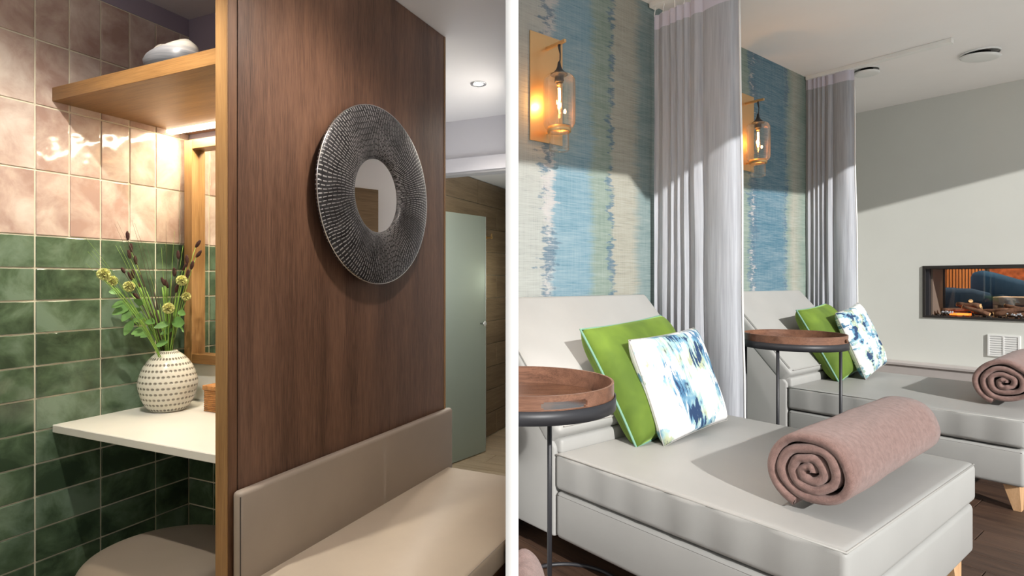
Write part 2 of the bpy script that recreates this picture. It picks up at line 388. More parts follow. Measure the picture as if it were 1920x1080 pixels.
# left room shell (z: tops measured from its floor)
GT, GB = 1.377, 0   # top of green field
g = B(); box(g, -2.12, -2.0028, -2.4, 1.505, 0, 2.20); wl = st('wall_left', g, 'grout', 'L')
lav = obj('wall_paint', box(B(), -2.0028, -2.0005, -2.4, 1.5, 2.124, 2.20), 'lavender_paint', wl)
def tile_mesh(w, h, t=.007):
    b_ = box(B(), 0, t, -w/2, w/2, -h/2, h/2, .0016, 2); return b_
def tiles(parent, m, w, h, v0, nv, z0, nz, x, gap=.0052):
    me = None
    for i in range(nv):
        for k in range(nz):
            if me is None:
                o_ = obj('tile', tile_mesh(w-gap, h-gap), m, parent, smooth=False); me = o_.data
            else:
                o_ = bpy.data.objects.new('tile', me); C.objects.link(o_); o_.parent = parent
            o_.location = (x, v0+(i+.5)*w, z0+(k+.5)*h)
            o_.rotation_euler = (random.uniform(-.002, .002), random.uniform(-.004, .004), random.uniform(-.007, .007))
PW_, PH_ = .0947, .197
tiles(wl, 'tile_pink', PW_, PH_, .6102, 9, 1.3346, 4, -2.006)     # 9 columns to 1.455
e = obj('tile', tile_mesh(.033, PH_-.005), 'tile_pink', wl); e.location = (-2.006, 1.4808, 1.3346+PH_*.5)
for k in (1, 2, 3):
    e2 = bpy.data.objects.new('tile', e.data); C.objects.link(e2); e2.parent = wl; e2.location = (-2.006, 1.4808, 1.3346+PH_*(k+.5))
tiles(wl, 'tile_green', .1894, .0985, .4208, 5, 1.3346-.0985*13, 13, -2.006)
e = obj('tile', tile_mesh(.126, .0933), 'tile_green', wl); e.location = (-2.006, 1.4335, 1.3346-.0985*.5)
for k in range(1, 13):
    e2 = bpy.data.objects.new('tile', e.data); C.objects.link(e2); e2.parent = wl; e2.location = (-2.006, 1.4335, 1.3346-.0985*(k+.5))
# vanity back wall
wv = st('wall_vanity', box(B(), -2.0028, -1.2395, 1.5028, 1.60, 0, 2.20), 'grout', 'L')
obj('wall_paint', box(B(), -2.0, -1.2395, 1.500, 1.5028, .755, 2.20), 'lavender_paint', wv)
tm = None
for k in range(7):
    for (a, c_) in ((-2.0, -1.872), (-1.868, -1.684), (-1.680, -1.496), (-1.492, -1.308), (-1.304, -1.2395)):
        z1 = 1.3346-.0985*(k+6)-.0026; 
        obj('tile', box(B(), a, c_, 1.4995, 1.507, max(.002, z1-.0933), min(z1, .729), .002, 1), 'tile_green', wv)
# ceiling left, stepped up beyond the wooden panel
st('ceiling_left', prism(B(), [(-3.6, -1.3), (1.5, -1.3), (1.5, 2.048), (-3.6, 2.048)], 2.190, 2.26), 'ceiling_white', 'L', 'L')
st('ceiling_corridor', prism(B(), [(-3.6, 2.048), (1.5, 2.048), (1.5, 3.3), (-3.6, 3.3)], 2.195, 2.26), 'ceiling_white', 'L', 'L')
b = B(); prism(b, [(-.006, -1.4), (.006, -1.4), (.006, .8), (-.006, .8)], 2.176, 2.98)
o = obj('wall_fascia', b, 'white_paint', kind='structure'); o.rotation_euler = (0, 0, -math.atan(.0257))
# wall over the shower opening with its head frame
st('wall_doorhead', prism(B(), [(-3.6, 3.18), (1.2, 3.18), (1.2, 3.26), (-3.6, 3.26)], 1.885, 2.195), 'wall_greywhite', 'L', 'L')
st('trim_1', prism(B(), [(-1.955, 3.160), (1.2, 3.160), (1.2, 3.181), (-1.955, 3.181)], 1.872, 1.955), 'wall_greywhite', 'L', 'L')
st('trim_2', prism(B(), [(-1.955, 3.172), (1.2, 3.172), (1.2, 3.262), (-1.955, 3.262)], 1.858, 1.873), 'table_grey', 'L', 'L')
st('wall_corridor', prism(B(), [(-3.6, 3.18), (-1.975, 3.18), (-1.975, 3.26), (-3.6, 3.26)], 0, 1.885), 'wall_greywhite', 'L')
st('wall_corridor_end', box(B(), -3.7, -3.6, -2.4, 3.3, 0, 2.2), 'wall_greywhite', 'L')
ws = st('wall_shower', box(B(), -2.06, -1.968, 3.18, 5.8, 0, 1.95), 'grout', 'L')
st('wall_shower_end', prism(B(), [(-2.06, 5.8), (1, 5.8), (1, 5.9), (-2.06, 5.9)], 0, 1.95), 'wall_greywhite', 'L', 'L')
st('ceiling_shower', prism(B(), [(-2.06, 3.26), (1, 3.26), (1, 5.9), (-2.06, 5.9)], 1.945, 2.0), 'ceiling_white', 'L', 'L')
PHt = .1765
for k in range(11):
    off = (k % 3)*.32
    for i in range(4):
        v0 = 3.20+i*.95-off; v1 = v0+.947
        v0 = max(v0, 3.185); v1 = min(v1, 5.79)
        if v1-v0 < .03: continue
        obj('plank', box(B(), -1.968, -1.958, v0, v1, k*PHt+.003, min(1.943, (k+1)*PHt-.001), .0015, 1), 'shower_plank', ws).rotation_euler = (0, 0, 0)
fl = bpy.data.objects['floor']
k = 0
for i in range(16):
    v0 = 2.2+i*.155; off = (i % 3)*.27
    for j in range(3):
        u0 = -1.957+j*.8-off; u1 = u0+.797; u0 = max(u0, -1.957)
        if u1-u0 < .05: continue
        o_ = obj('plank', box(B(), u0, u1, v0, v0+.152, -.012, 0, .001, 1), 'floor_light', fl)
        clip(o_, 'L')
        if len(o_.data.polygons) == 0: bpy.data.objects.remove(o_)
# closing wall behind the viewer
b = B(); prism(b, [(-3.05, -1.3), (-1.5, -2.95), (-1.42, -2.88), (-2.97, -1.23)], 0, 2.98); obj('wall_entry', b, 'wall_greywhite', kind='structure')
# ---- right room shell
wp = st('wall_papered', box(B(), -2.45, -2.33, 1.6, 5.30, 0, 2.97), 'wallpaper', 'R', 'R')
st('wall_return', box(B(), -3.3, -2.33, 5.30, 5.36, 0, 2.97), 'wall_sage', 'R')
st('wall_alcove', box(B(), -3.36, -3.3, 5.30, 6.9, 0, 2.97), 'wall_sage', 'R')
FU0, FU1, FZ0, FZ1 = -1.909, .35, .835, 1.338
b = B()
for q in ((-3.3, FU0, 0, 2.97), (FU1, 3.2, 0, 2.97), (FU0, FU1, 0, FZ0), (FU0, FU1, FZ1, 2.97)): box(b, q[0], q[1], 6.8, 6.93, q[2], q[3])
st('wall_fireplace', b, 'wall_sage', 'R')
st('wall_sun_block', box(B(), .9, 1.0, -4.6, -.075, 0, 3.6), 'wall_sage', 'R')  # unseen wall added to keep the sun out of the left room
st('ceiling_right', prism(B(), [(-4, -.6), (-1.2, -3.6), (.05, -3.6), (.05, .0), (-.08, 2.05), (.18, 2.13), (.18, 2.70), (-.12, 2.8), (-.35, 5.2), (-.39, 6.03), (.43, 6.22), (1.5, 6.5), (3.2, 6.9), (-3.3, 6.9), (-3.3, 5.3), (-2.4, 5.3), (-2.4, 2.2)], 2.97, 3.05), 'ceiling_cream', 'R')  # outer edge and notch, out of view, are shaped to place the sunlit line
b = box(B(), -3.3, .9, 6.62, 6.8, 0, .365); box(b, -3.3, .9, 6.605, 6.8, .365, .393, .004, 1)
st('trim_3', b, 'ledge_paint', 'R')
st('floor_bounce', prism(B(), [(-.15, .4), (2.4, -3.5), (6.0, -3.5), (6.0, 9), (-.15, 9)], -.012, .004), 'bounce_pale', 'R', None)  # unseen pale slab added to bounce sunlight up to the ceiling
fr = bpy.data.objects['floor_lounge']
for i in range(33):
    v0 = .75+i*.165; off = (i*.47) % 1.3
    for j in range(4):
        u0 = -2.33+j*1.3-off; u1 = u0+1.296; u0 = max(u0, -2.33); u1 = min(u1, -.15)
        if u1-u0 < .05: continue
        o_ = obj('plank', box(B(), u0, u1, v0, v0+.1625, -.013, 0, .001, 1), 'floor_dark', fr); clip(o_, 'R')
        if len(o_.data.polygons) == 0: bpy.data.objects.remove(o_)
# lounge beyond the fireplace
st('floor_raised', box(B(), -4.5, 3, 6.93, 11, .38, .45), 'floor_dark', 'R')
st('wall_lounge', box(B(), -4.5, 3, 9.62, 9.7, .45, 2.7), 'fire_brown', 'R')
st('ceiling_lounge', box(B(), -4.5, 3, 6.93, 9.7, 2.7, 2.78), 'wall_sage', 'R')
t = thing('slatted_panel', 'R', -2.55, 9.60, .45, 'warm wood panel of upright slats on the wall seen through the fireplace', 'wall panel')
obj('backing', box(B(), -.5, .55, .0, .015, 0, 1.8), 'fire_black', t)
sm = None
for i in range(30):
    if sm is None: o_ = obj('slat', box(B(), 0, .021, -.03, 0, 0, 1.8), 'slat_wood', t); sm = o_.data
    else: o_ = bpy.data.objects.new('slat', sm); C.objects.link(o_); o_.parent = t
    o_.location = (-.48+i*.034, 0, 0)
tag(obj('copper_panel', box(B(), -1.97, .5, 9.57, 9.61, .45, 2.25), 'copper', room='R'), 'mottled copper wall panel beside the wood slats, seen through the fireplace', 'wall panel')

# ================================================================ LEFT ROOM THINGS
# wooden partition
t = thing('wood_partition', 'L', -1.22, 1.0, 0, 'tall dark wood veneer panel that carries the round mirror', 'partition')
b = B(); box(b, -.018, .022, .033, 1.04, .0, 2.188); obj('veneer_panel', b, 'veneer', t)
obj('end_facing', box(B(), -.0185, .0215, 0, .004, 0, 2.188, .001, 1), 'oak', t, label='lighter oak facing on the end')
obj('end_post', box(B(), -.0182, .0215, .0041, .030, 0, 2.188), 'veneer_edge', t)
obj('edge_strip', box(B(), .018, .0235, 1.041, 1.052, 0, 2.188), 'oak', t)
obj('joint', box(B(), -.016, .019, .0295, .0335, 0, 2.188), 'thread_dark', t)
# wall shelf
t = thing('wall_shelf', 'L', -1.62, 1.26, 1.75, 'oak shelf under the lavender wall, lit from below at the back', 'shelf')
obj('board', box(B(), -.379, .381, -.226, .235, -.0, .042, .001, 1), 'oak_shelf', t)
obj('light_strip', box(B(), -.377, .380, .146, .176, -.012, -.001), 'led', t)
lamp('strip_light', 'AREA', PW('L', -1.62, 1.40, 1.735), 7, (1.0, .86, .62), PW('L', -1.65, 1.36, .7), shape='RECTANGLE', size=.7, size_y=.03).rotation_euler[2] = YL
# bowl
b = B(); R = 26; rings = []
prof = [(.0, 0), (.045, 0), (.058, .008), (.070, .03), (.074, .052), (.066, .075), (.050, .086), (.040, .085), (.045, .07), (.048, .045), (.03, .018), (0, .012)]
lathe(b, prof, 40)
for v_ in b.verts:
    a = math.atan2(v_.co.y, v_.co.x); hz = v_.co.z/.085
    v_.co.z *= 1+.24*math.cos(2*a+.5)*hz+.08*math.sin(3*a)*hz; v_.co.x *= 1.22; v_.co.y *= .9; v_.co.z *= 1.02
o = obj('sculptural_bowl', b, 'bowl_glaze', smooth=True, room='L', loc=PW('L', -1.590, 1.14, 1.793)); o.rotation_euler[2] += .1
tag(o, 'folded white ceramic bowl with a smoky grey foot on the oak shelf', 'bowl')
# counter
t = thing('countertop', 'L', -1.618, 1.268, .755, 'pale stone vanity counter holding the vase', 'countertop')
obj('slab', box(B(), -.380, .379, -.234, .231, -.024, 0, .002, 1), 'quartz', t)
obj('upstand', box(B(), -.380, .379, .212, .2315, .0005, .135, .001, 1), 'quartz', t)
# framed vanity mirror
t = thing('vanity_mirror', 'L', -1.60, 1.49, .895, 'oak framed mirror on the tiled vanity wall behind the flowers', 'mirror')
H = 1.735-.895-.02
b = B(); box(b, -.360, -.318, -.040, .008, 0, H, .001, 1); obj('frame_stile', b, 'oak', t)
b = B(); box(b, .318, .360, -.040, .008, 0, H, .001, 1); obj('frame_stile', b, 'oak', t)
obj('frame_rail', box(B(), -.317, .317, -.040, .008, 0, .034, .001, 1), 'oak_shelf', t)
obj('frame_rail', box(B(), -.317, .317, -.040, .008, H-.034, H, .001, 1), 'oak_shelf', t)
obj('glass', box(B(), -.317, .317, -.012, -.006, .0345, H-.0345), 'mirror_glass', t)
# vase
t = thing('vase', 'L', -1.872, 1.325, .755, 'rounded cream ceramic vase with rows of small dimples', 'vase')
pr = [(.0, 0), (.045, 0), (.060, .006), (.080, .04), (.0915, .082), (.090, .108), (.078, .145), (.058, .176), (.036, .196), (.028, .203), (.025, .2025), (.024, .19), (.05, .165), (.07, .11), (.06, .03), (0, .02)]
def smooth_prof(p, k=4):
    out = []
    for i in range(len(p)-1):
        p0 = p[max(i-1, 0)]; p1 = p[i]; p2 = p[i+1]; p3 = p[min(i+2, len(p)-1)]
        for j in range(k):
            s = j/k; out.append(tuple(max(0 if d_ == 0 else -9, .5*((2*p1[d_])+(-p0[d_]+p2[d_])*s+(2*p0[d_]-5*p1[d_]+4*p2[d_]-p3[d_])*s*s+(-p0[d_]+3*p1[d_]-3*p2[d_]+p3[d_])*s**3)) for d_ in (0, 1)))
    out.append(p[-1]); return out
obj('body', lathe(B(), smooth_prof(pr), 64), 'vase_glaze', t, smooth=True)
VB = PW('L', -1.872, 1.325, .755)
def tip(X, Y, dy):
    dx, dz = (X-587)*.0005, (961-Y)*.0005
    dy = min(dy, (.905*dx+.105)/.4256)
    for _ in range(4):      # keep clear of the tiled wall
        k = 1+dy/1.95; x_ = (VB.x+dx)*k-VB.x; dy = min(dy, (.905*x_+.105)/.4256)
    return x_, (.0+dz)*k+(k-1)*(VB.z+.203-1.2), dy
# stems: tip offsets from the vase mouth in half-millimetres (sideways, up)
def stem_pts(tx, tz, dy, root, bend=.25, n=9):
    P0 = Vector((root[0], root[1], .06)); P3 = Vector((tx, dy, .203+tz)); M = Vector((root[0]*.6+tx*.12, root[1]*.6+dy*.1, .203+tz*.22))
    P1 = Vector((-root[0]*.2, -root[1]*.2, .17)); P2 = Vector((tx*(.62-bend*.4), dy*.55, .203+tz*.62))
    out = []
    for i in range(n+1):
        s = i/n; out.append(P0*(1-s)**3+P1*3*s*(1-s)**2+P2*3*s*s*(1-s)+P3*s**3)
    return out
def plant(name, label, cat, grp):
    o = bpy.data.objects.new(name, None); C.objects.link(o); o.location = VB; o.empty_display_size = .03
    return tag(o, label, cat, grp)
def leaf(bm, base, d, L, w):
    d = Vector(d).normalized(); s = d.cross(Vector((.25, -.9, .35))).normalized(); up = d.cross(s)
    prevl = None; N_ = 7; rows = []
    for i in range(N_+1):
        q = i/N_; wd = w*math.sin(math.pi*min(1, q*.93+.03))**.8; c_ = Vector(base)+d*L*q-Vector((0, 0, 1))*L*.25*q*q
        rows.append([bm.verts.new(c_+s*wd), bm.verts.new(c_+up*wd*.25), bm.verts.new(c_-s*wd)])
    for i in range(N_):
        for k_ in range(2): bm.faces.new((rows[i][k_], rows[i][k_+1], rows[i+1][k_+1], rows[i+1][k_]))
    return bm
def pod(parent, c_, r):
    b_ = B(); bmesh.ops.create_icosphere(b_, subdivisions=2, radius=r*.72, matrix=Matrix.Translation(c_)); d_ = obj('pod_core', b_, 'pod_dark', parent, True)
    b_ = B(); G = 34
    for i in range(G):
        zz = 1-2*(i+.5)/G; rr_ = math.sqrt(1-zz*zz); a = i*2.39996; d = Vector((rr_*math.cos(a), rr_*math.sin(a), zz))
        s = d.orthogonal().normalized(); q = d.cross(s); inn = []; out = []
        for k_ in range(7):
            an = 2*math.pi*k_/7; o1 = s*math.cos(an)+q*math.sin(an)
            inn.append(b_.verts.new(Vector(c_)+d*r*.66+o1*r*.10)); out.append(b_.verts.new(Vector(c_)+d*r*(1.0+.05*(k_ % 2))+o1*r*.255))
        for k_ in range(7): b_.faces.new((inn[k_], inn[(k_+1) % 7], out[(k_+1) % 7], out[k_]))
    obj('seed_cups', b_, 'pod_green', parent)
pods = [((135, 437), .018, 'pale green scabious seed head reaching furthest from the mirror'), ((197, 483), .0155, 'pale green scabious seed head just below and inside the outermost one'), ((315, 522), .0175, 'pale green scabious seed head above the leafy cluster, in front of dark spikes'),
        ((678, 480), .017, 'pale green scabious seed head in front of the mirror frame, upper one'), ((710, 590), .0145, 'small scabious seed head beside the mirror frame, under a larger one'), ((587, 672), .018, 'pale green scabious seed head hanging straight over the vase mouth')]
for i, ((X, Y), r, lb) in enumerate(pods):
    tx, tz, dy = tip(X, Y, [-.05, -.035, -.06, -.05, -.02, -.07][i])
    t = plant('scabious_stem', lb, 'flower', 'scabious seed heads in the vase')
    a = 2*math.pi*i/6; pts = stem_pts(tx, tz-r*.8, dy, (.012*math.cos(a), .012*math.sin(a)))
    obj('stem', tube(B(), pts, .0016, 6), 'stem_green', t, True); pod(t, Vector((tx, dy, .203+tz)), r)
    for kk in (5, 6, 7)[:3 if i in (0, 2) else 1]:
        pt = pts[kk]; sgn = -1 if kk % 2 else 1
        obj('leaf', leaf(B(), pt, (sgn*.8-.3, -.25, -.15+.2*(kk == 6)), .040, .011), 'leaf_green', t, True)
for (X, Y, dx_, dz_, L, w) in ((345, 640, -1, -.3, .055, .018), (380, 650, -.5, -.6, .05, .016), (330, 760, -.6, -.9, .045, .014), (600, 780, -1, -.05, .045, .012), (615, 760, 1, .1, .050, .019), (430, 765, 1, .1, .028, .008), (640, 690, .9, .15, .035, .011)):
    pass
lt = plant('leafy_stem', 'leafy green stem low in the vase with broad toothed leaves', 'stem', None)
obj('stem', tube(B(), stem_pts(-.12, .13, -.05, (0, -.012)), .0018, 6), 'stem_green', lt, True)
obj('stem', tube(B(), stem_pts(.012, .10, -.055, (.004, -.012)), .0018, 6), 'stem_green', lt, True)
for (X, Y, dx_, dz_, L, w) in ((340, 650, -1, -.25, .060, .017), (350, 660, -.6, -.7, .050, .016), (385, 655, .2, .5, .045, .016), (345, 755, -.5, -.9, .045, .014), (345, 745, .9, .0, .035, .008), (600, 780, -1, .05, .048, .012), (610, 775, 1, .35, .058, .020), (650, 760, .8, -.8, .04, .004), (650, 700, .9, .1, .036, .011), (260, 560, -.8, .3, .035, .012), (430, 765, .9, .15, .03, .009)):
    q_ = tip(X, Y, -.05); q = Vector((q_[0], q_[2], .203+q_[1])); obj('leaf', leaf(B(), q, (dx_, -.35, dz_), L, w), 'leaf_green', lt, True)
spk = [(307,172,0),(332,255,0),(318,300,-.15),(362,340,-.1),(345,435,-.05),(325,450,-.45),(275,410,-.5),(370,590,-1.0),(385,520,-.3),(655,305,0),(715,335,0),(703,385,.7),(750,375,.3),(792,228,.7),(797,297,.8),(627,422,0),(575,503,-.35),(553,488,-.4),(645,535,.3),(722,435,.2)]
for i, (X, Y, sl) in enumerate(spk):
    tx, tz, dy = tip(X, Y, random.uniform(-.06, .03))
    t = plant('spike_grass', 'dark brown fuzzy grass spike on a thin stalk in the vase', 'flower', 'dark brown grass spikes in the vase')
    a = 2.1*i; L = .030 if i not in (6, 8) else .02
    d = Vector((sl, -.1, 1)).normalized(); c0 = Vector((tx, dy, .203+tz))-d*L/2
    pts = stem_pts(c0.x, c0.z-.203, dy, (.016*math.cos(a), .016*math.sin(a)))
    obj('stalk', tube(B(), pts, .0011, 5), 'stem_green' if i % 3 else 'stem_dark', t, True)
    b_ = B(); m_ = 9; pr_ = [c0+d*L*j/m_ for j in range(m_+1)]; tube(b_, pr_, [.0058*max(.22, math.sin(math.pi*(j+.6)/(m_+1.2)))**.5*random.uniform(.92, 1.08) for j in range(m_+1)], 9)
    obj('spike', b_, 'spike_brown', t, True)
gr = [(0,180),(20,280),(50,275),(215,90),(232,75),(335,65),(355,85),(220,235),(570,75),(540,255),(630,140),(690,240),(5,362),(530,640),(433,215),(570,230),(605,470),(250,240),(460,440),(680,300)]
b1 = B(); b2 = B()
for i, (X, Y) in enumerate(gr):
    tx, tz, dy = tip(X, Y, random.uniform(-.07, .02)); pts = stem_pts(tx, tz, dy, (.014*math.cos(i*1.7), .014*math.sin(i*1.7)), bend=.1 if i % 2 else .5)
    dark = i in (3, 4, 5, 6, 8, 14); w = .0017 if i != 13 else .004
    tube(b2 if dark else b1, pts, [w*(1-.85*(j/9)) for j in range(10)], 5)
for i in range(26):
    tx = (random.uniform(330, 650)-587)*.0005; tz = random.uniform(.10, .24); pts = stem_pts(tx*.8, tz, random.uniform(-.03, .03), (.016*math.cos(i*1.1), .016*math.sin(i*1.1)), .2)
    tube(b2 if i % 3 == 0 else b1, pts, .0022, 5)
t = plant('grass_blades', 'fine green and dark grass blades fanning out of the cream vase', 'grass', None); t['kind'] = 'stuff'
obj('green_blades', b1, 'stem_green', t, True, kind='stuff'); obj('dark_blades', b2, 'stem_dark', t, True, kind='stuff')
# rattan box
t = thing('rattan_box', 'L', -1.660, 1.418, .755, 'small woven rattan box on the counter, half behind the wooden panel', 'box')
b = B()
for k in range(11): box(b, -.080+.0006*(k % 2), .080, -.06+.0006*(k % 2), .06, k*.0065, k*.0065+.0061, .0022, 1)
obj('body', b, 'rattan', t)
b = B(); box(b, -.083, .083, -.063, .063, .072, .086, .004, 2); 
for k in range(12): box(b, -.081+k*.0137, -.071+k*.0137, -.064, .064, .084, .0885, .002, 1)
obj('lid', b, 'rattan', t)
# stool
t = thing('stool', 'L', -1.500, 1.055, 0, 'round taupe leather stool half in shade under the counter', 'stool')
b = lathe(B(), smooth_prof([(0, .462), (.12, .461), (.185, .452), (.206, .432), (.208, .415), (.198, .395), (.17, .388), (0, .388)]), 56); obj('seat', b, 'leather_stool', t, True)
obj('seam', tube(B(), circ(.2085, 56, .4), .0022, 6, closed=True), 'thread_dark', t, True)
obj('pedestal', lathe(B(), [(0, .386), (.13, .386), (.15, .33), (.035, .30), (.03, .06), (.16, .03), (.175, 0), (0, 0)], 40), 'black_metal', t, True)
# bench
t = thing('bench', 'L', -1.0, 1.5, 0, 'taupe leather upholstered bench against the wood panel', 'bench')
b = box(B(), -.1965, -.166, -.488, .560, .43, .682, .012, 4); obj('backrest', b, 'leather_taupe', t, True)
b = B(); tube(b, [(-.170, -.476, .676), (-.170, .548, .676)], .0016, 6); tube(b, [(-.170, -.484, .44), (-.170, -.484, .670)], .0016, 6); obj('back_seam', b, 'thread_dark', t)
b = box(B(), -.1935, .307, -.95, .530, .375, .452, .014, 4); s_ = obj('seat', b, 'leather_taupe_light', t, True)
b = B(); tube(b, [(.303, -.94, .446), (.303, .52, .446)], .0018, 6); obj('seat_piping', b, 'leather_taupe', t)
obj('plinth', box(B(), -.19, .285, -.95, .52, 0, .374), 'bench_wood', t)
clip_all(t, 'L')
# round mirror
t = thing('round_mirror', 'L', -1.180, 1.556, 1.476, 'round mirror in a wide hammered dark silver frame', 'mirror')
R0 = .288
pr = [(.118, .010), (.126, .024), (.150, .033), (.20, .037), (.25, .033), (R0-.006, .026), (R0, .020), (R0-.004, .012), (.24, .008), (.118, .004)]
obj('frame', lathe(B(), smooth_prof(pr, 3), 96, axis='x'), 'hammered_silver', t, True)
obj('rim', tube(B(), [(.021, R0*math.cos(2*math.pi*i/96), R0*math.sin(2*math.pi*i/96)) for i in range(96)], .0025, 6, closed=True), 'chrome', t, True)
obj('mount', lathe(B(), [(0, -.017), (.10, -.017), (.10, .006), (0, .006)], 40, axis='x'), 'black_metal', t, True)
b = B(); lathe(b, [(0, .005), (.121, .005), (.121, .013), (0, .013)], 64, axis='x'); obj('glass', b, 'mirror_glass', t)
# what the mirror sees: a timber door leaf flat on the added divider
b = box(B(), -.0172, -.0098, 1.66, 2.14, 0, 1.57); o = obj('flush_door_leaf', b, 'shower_plank'); o.rotation_euler = (0, 0, -math.atan(.0257)); tag(o, 'brown timber door leaf seen only in the round mirror', 'door')
# glass door
A0 = W2('L', -1.897, 3.20); A1 = (-.0837, 4.052)
t = bpy.data.objects.new('glass_door', None); C.objects.link(t); t.location = (A1[0], A1[1], 0); t.rotation_euler = (0, 0, math.atan2(A1[1]-A0[1], A1[0]-A0[0]))
tag(t, 'frosted glass shower door standing ajar beyond the wood panel', 'door')
obj('pane', box(B(), -.47, 0, -.005, .005, .008, 1.641, .001, 1), 'frosted', t)
obj('edge', box(B(), -.001, .003, -.006, .006, .008, 1.641), 'chrome', t)
b = B(); lathe(b, [(0, 0), (.006, 0), (.006, .028), (.016, .03), (.018, .036), (.016, .042), (0, .043)], 20)
bmesh.ops.rotate(b, verts=b.verts[:], matrix=Matrix.Rotation(math.pi/2, 3, 'X')); bmesh.ops.translate(b, verts=b.verts[:], vec=(-.055, -.005, .90)); obj('knob', b, 'chrome', t, True)
# brass hook
b = B(); tube(b, [(0, 0, 0), (.06, 0, 0)], .008, 10); tube(b, [(.052, 0, -.01), (.052, 0, .03)], .007, 10); lathe(b, [(0, 0), (.018, 0), (.018, .008), (0, .008)], 20, axis='x')
tag(obj('robe_hook', b, 'brass', room='L', loc=PW('L', -1.957, 3.95, 1.52)), 'small brass hook on the wood-look shower wall', 'hook')
# downlight
t = thing('downlight', 'L', -1.337, 2.62, 2.194, 'small round recessed downlight in the white ceiling', 'ceiling light')
obj('ring', lathe(B(), [(.026, -.004), (.040, -.004), (.042, .0), (.024, .0)], 32, closed=True), 'chrome', t, True)
obj('lens', lathe(B(), [(0, -.002), (.026, -.002), (.026, 0), (0, 0)], 24), 'downlight_lens', t)

# ================================================================ RIGHT ROOM THINGS
def pillow_bm(w, h, th, n=28, pinch=.035, seed=0):
    b_ = B(); g = {}
    for s in (-1, 1):
        for i in range(n+1):
            for j in range(n+1):
                a, c_ = 2*i/n-1, 2*j/n-1
                e = (1-a**4)*(1-c_**4); e = max(0, e)**.42
                nz = noise.noise(Vector((a*1.7+seed, c_*1.7, s)))*.18*e
                px_ = a*w/2*(1-pinch*(1-c_*c_)*(abs(a)**3)); pz = c_*h/2*(1-pinch*(1-a*a)*(abs(c_)**3))
                if e == 0 and s == 1: g[s, i, j] = g[-1, i, j]; continue
                g[s, i, j] = b_.verts.new((px_, s*th/2*(e+nz), pz))
        for i in range(n):
            for j in range(n):
                f = [g[s, i, j], g[s, i+1, j], g[s, i+1, j+1], g[s, i, j+1]]
                b_.faces.new(f if s == -1 else f[::-1])
    return b_
def outline(w, h, pinch=.035, n=20):
    P = []
    for k in range(4):
        for i in range(n):
            s = 2*i/n-1; a, c_ = [(s, -1), (1, s), (-s, 1), (-1, -s)][k]
            P.append((a*w/2*(1-pinch*(1-c_*c_)*(abs(a)**3)), 0, c_*h/2*(1-pinch*(1-a*a)*(abs(c_)**3))))
    return P
def cushion(u, v, zb, w, h, th, lean, roll, m, label, pip=None, yaw=0, seed=0, grp=None):
    t = bpy.data.objects.new('cushion', None); C.objects.link(t)
    M = Matrix.Rotation(YR+math.pi/2+yaw, 4, 'Z') @ Matrix.Rotation(-lean, 4, 'X') @ Matrix.Rotation(roll, 4, 'Y')
    hz = h/2*math.cos(lean)+abs(math.sin(roll))*w/2*math.cos(lean)
    t.matrix_world = Matrix.Translation(PW('R', u, v, zb+hz)) @ M
    tag(t, label, 'cushion', grp)
    obj('cover', pillow_bm(w, h, th, seed=seed), m, t, True)
    if pip: obj('piping', tube(B(), outline(w, h), .0055, 8, closed=True), pip, t, True)
    else:
        obj('edge_seam', tube(B(), outline(w, h), .0022, 6, closed=True), 'piping_cream', t, True)
    return t
MT = .489  # mattress top
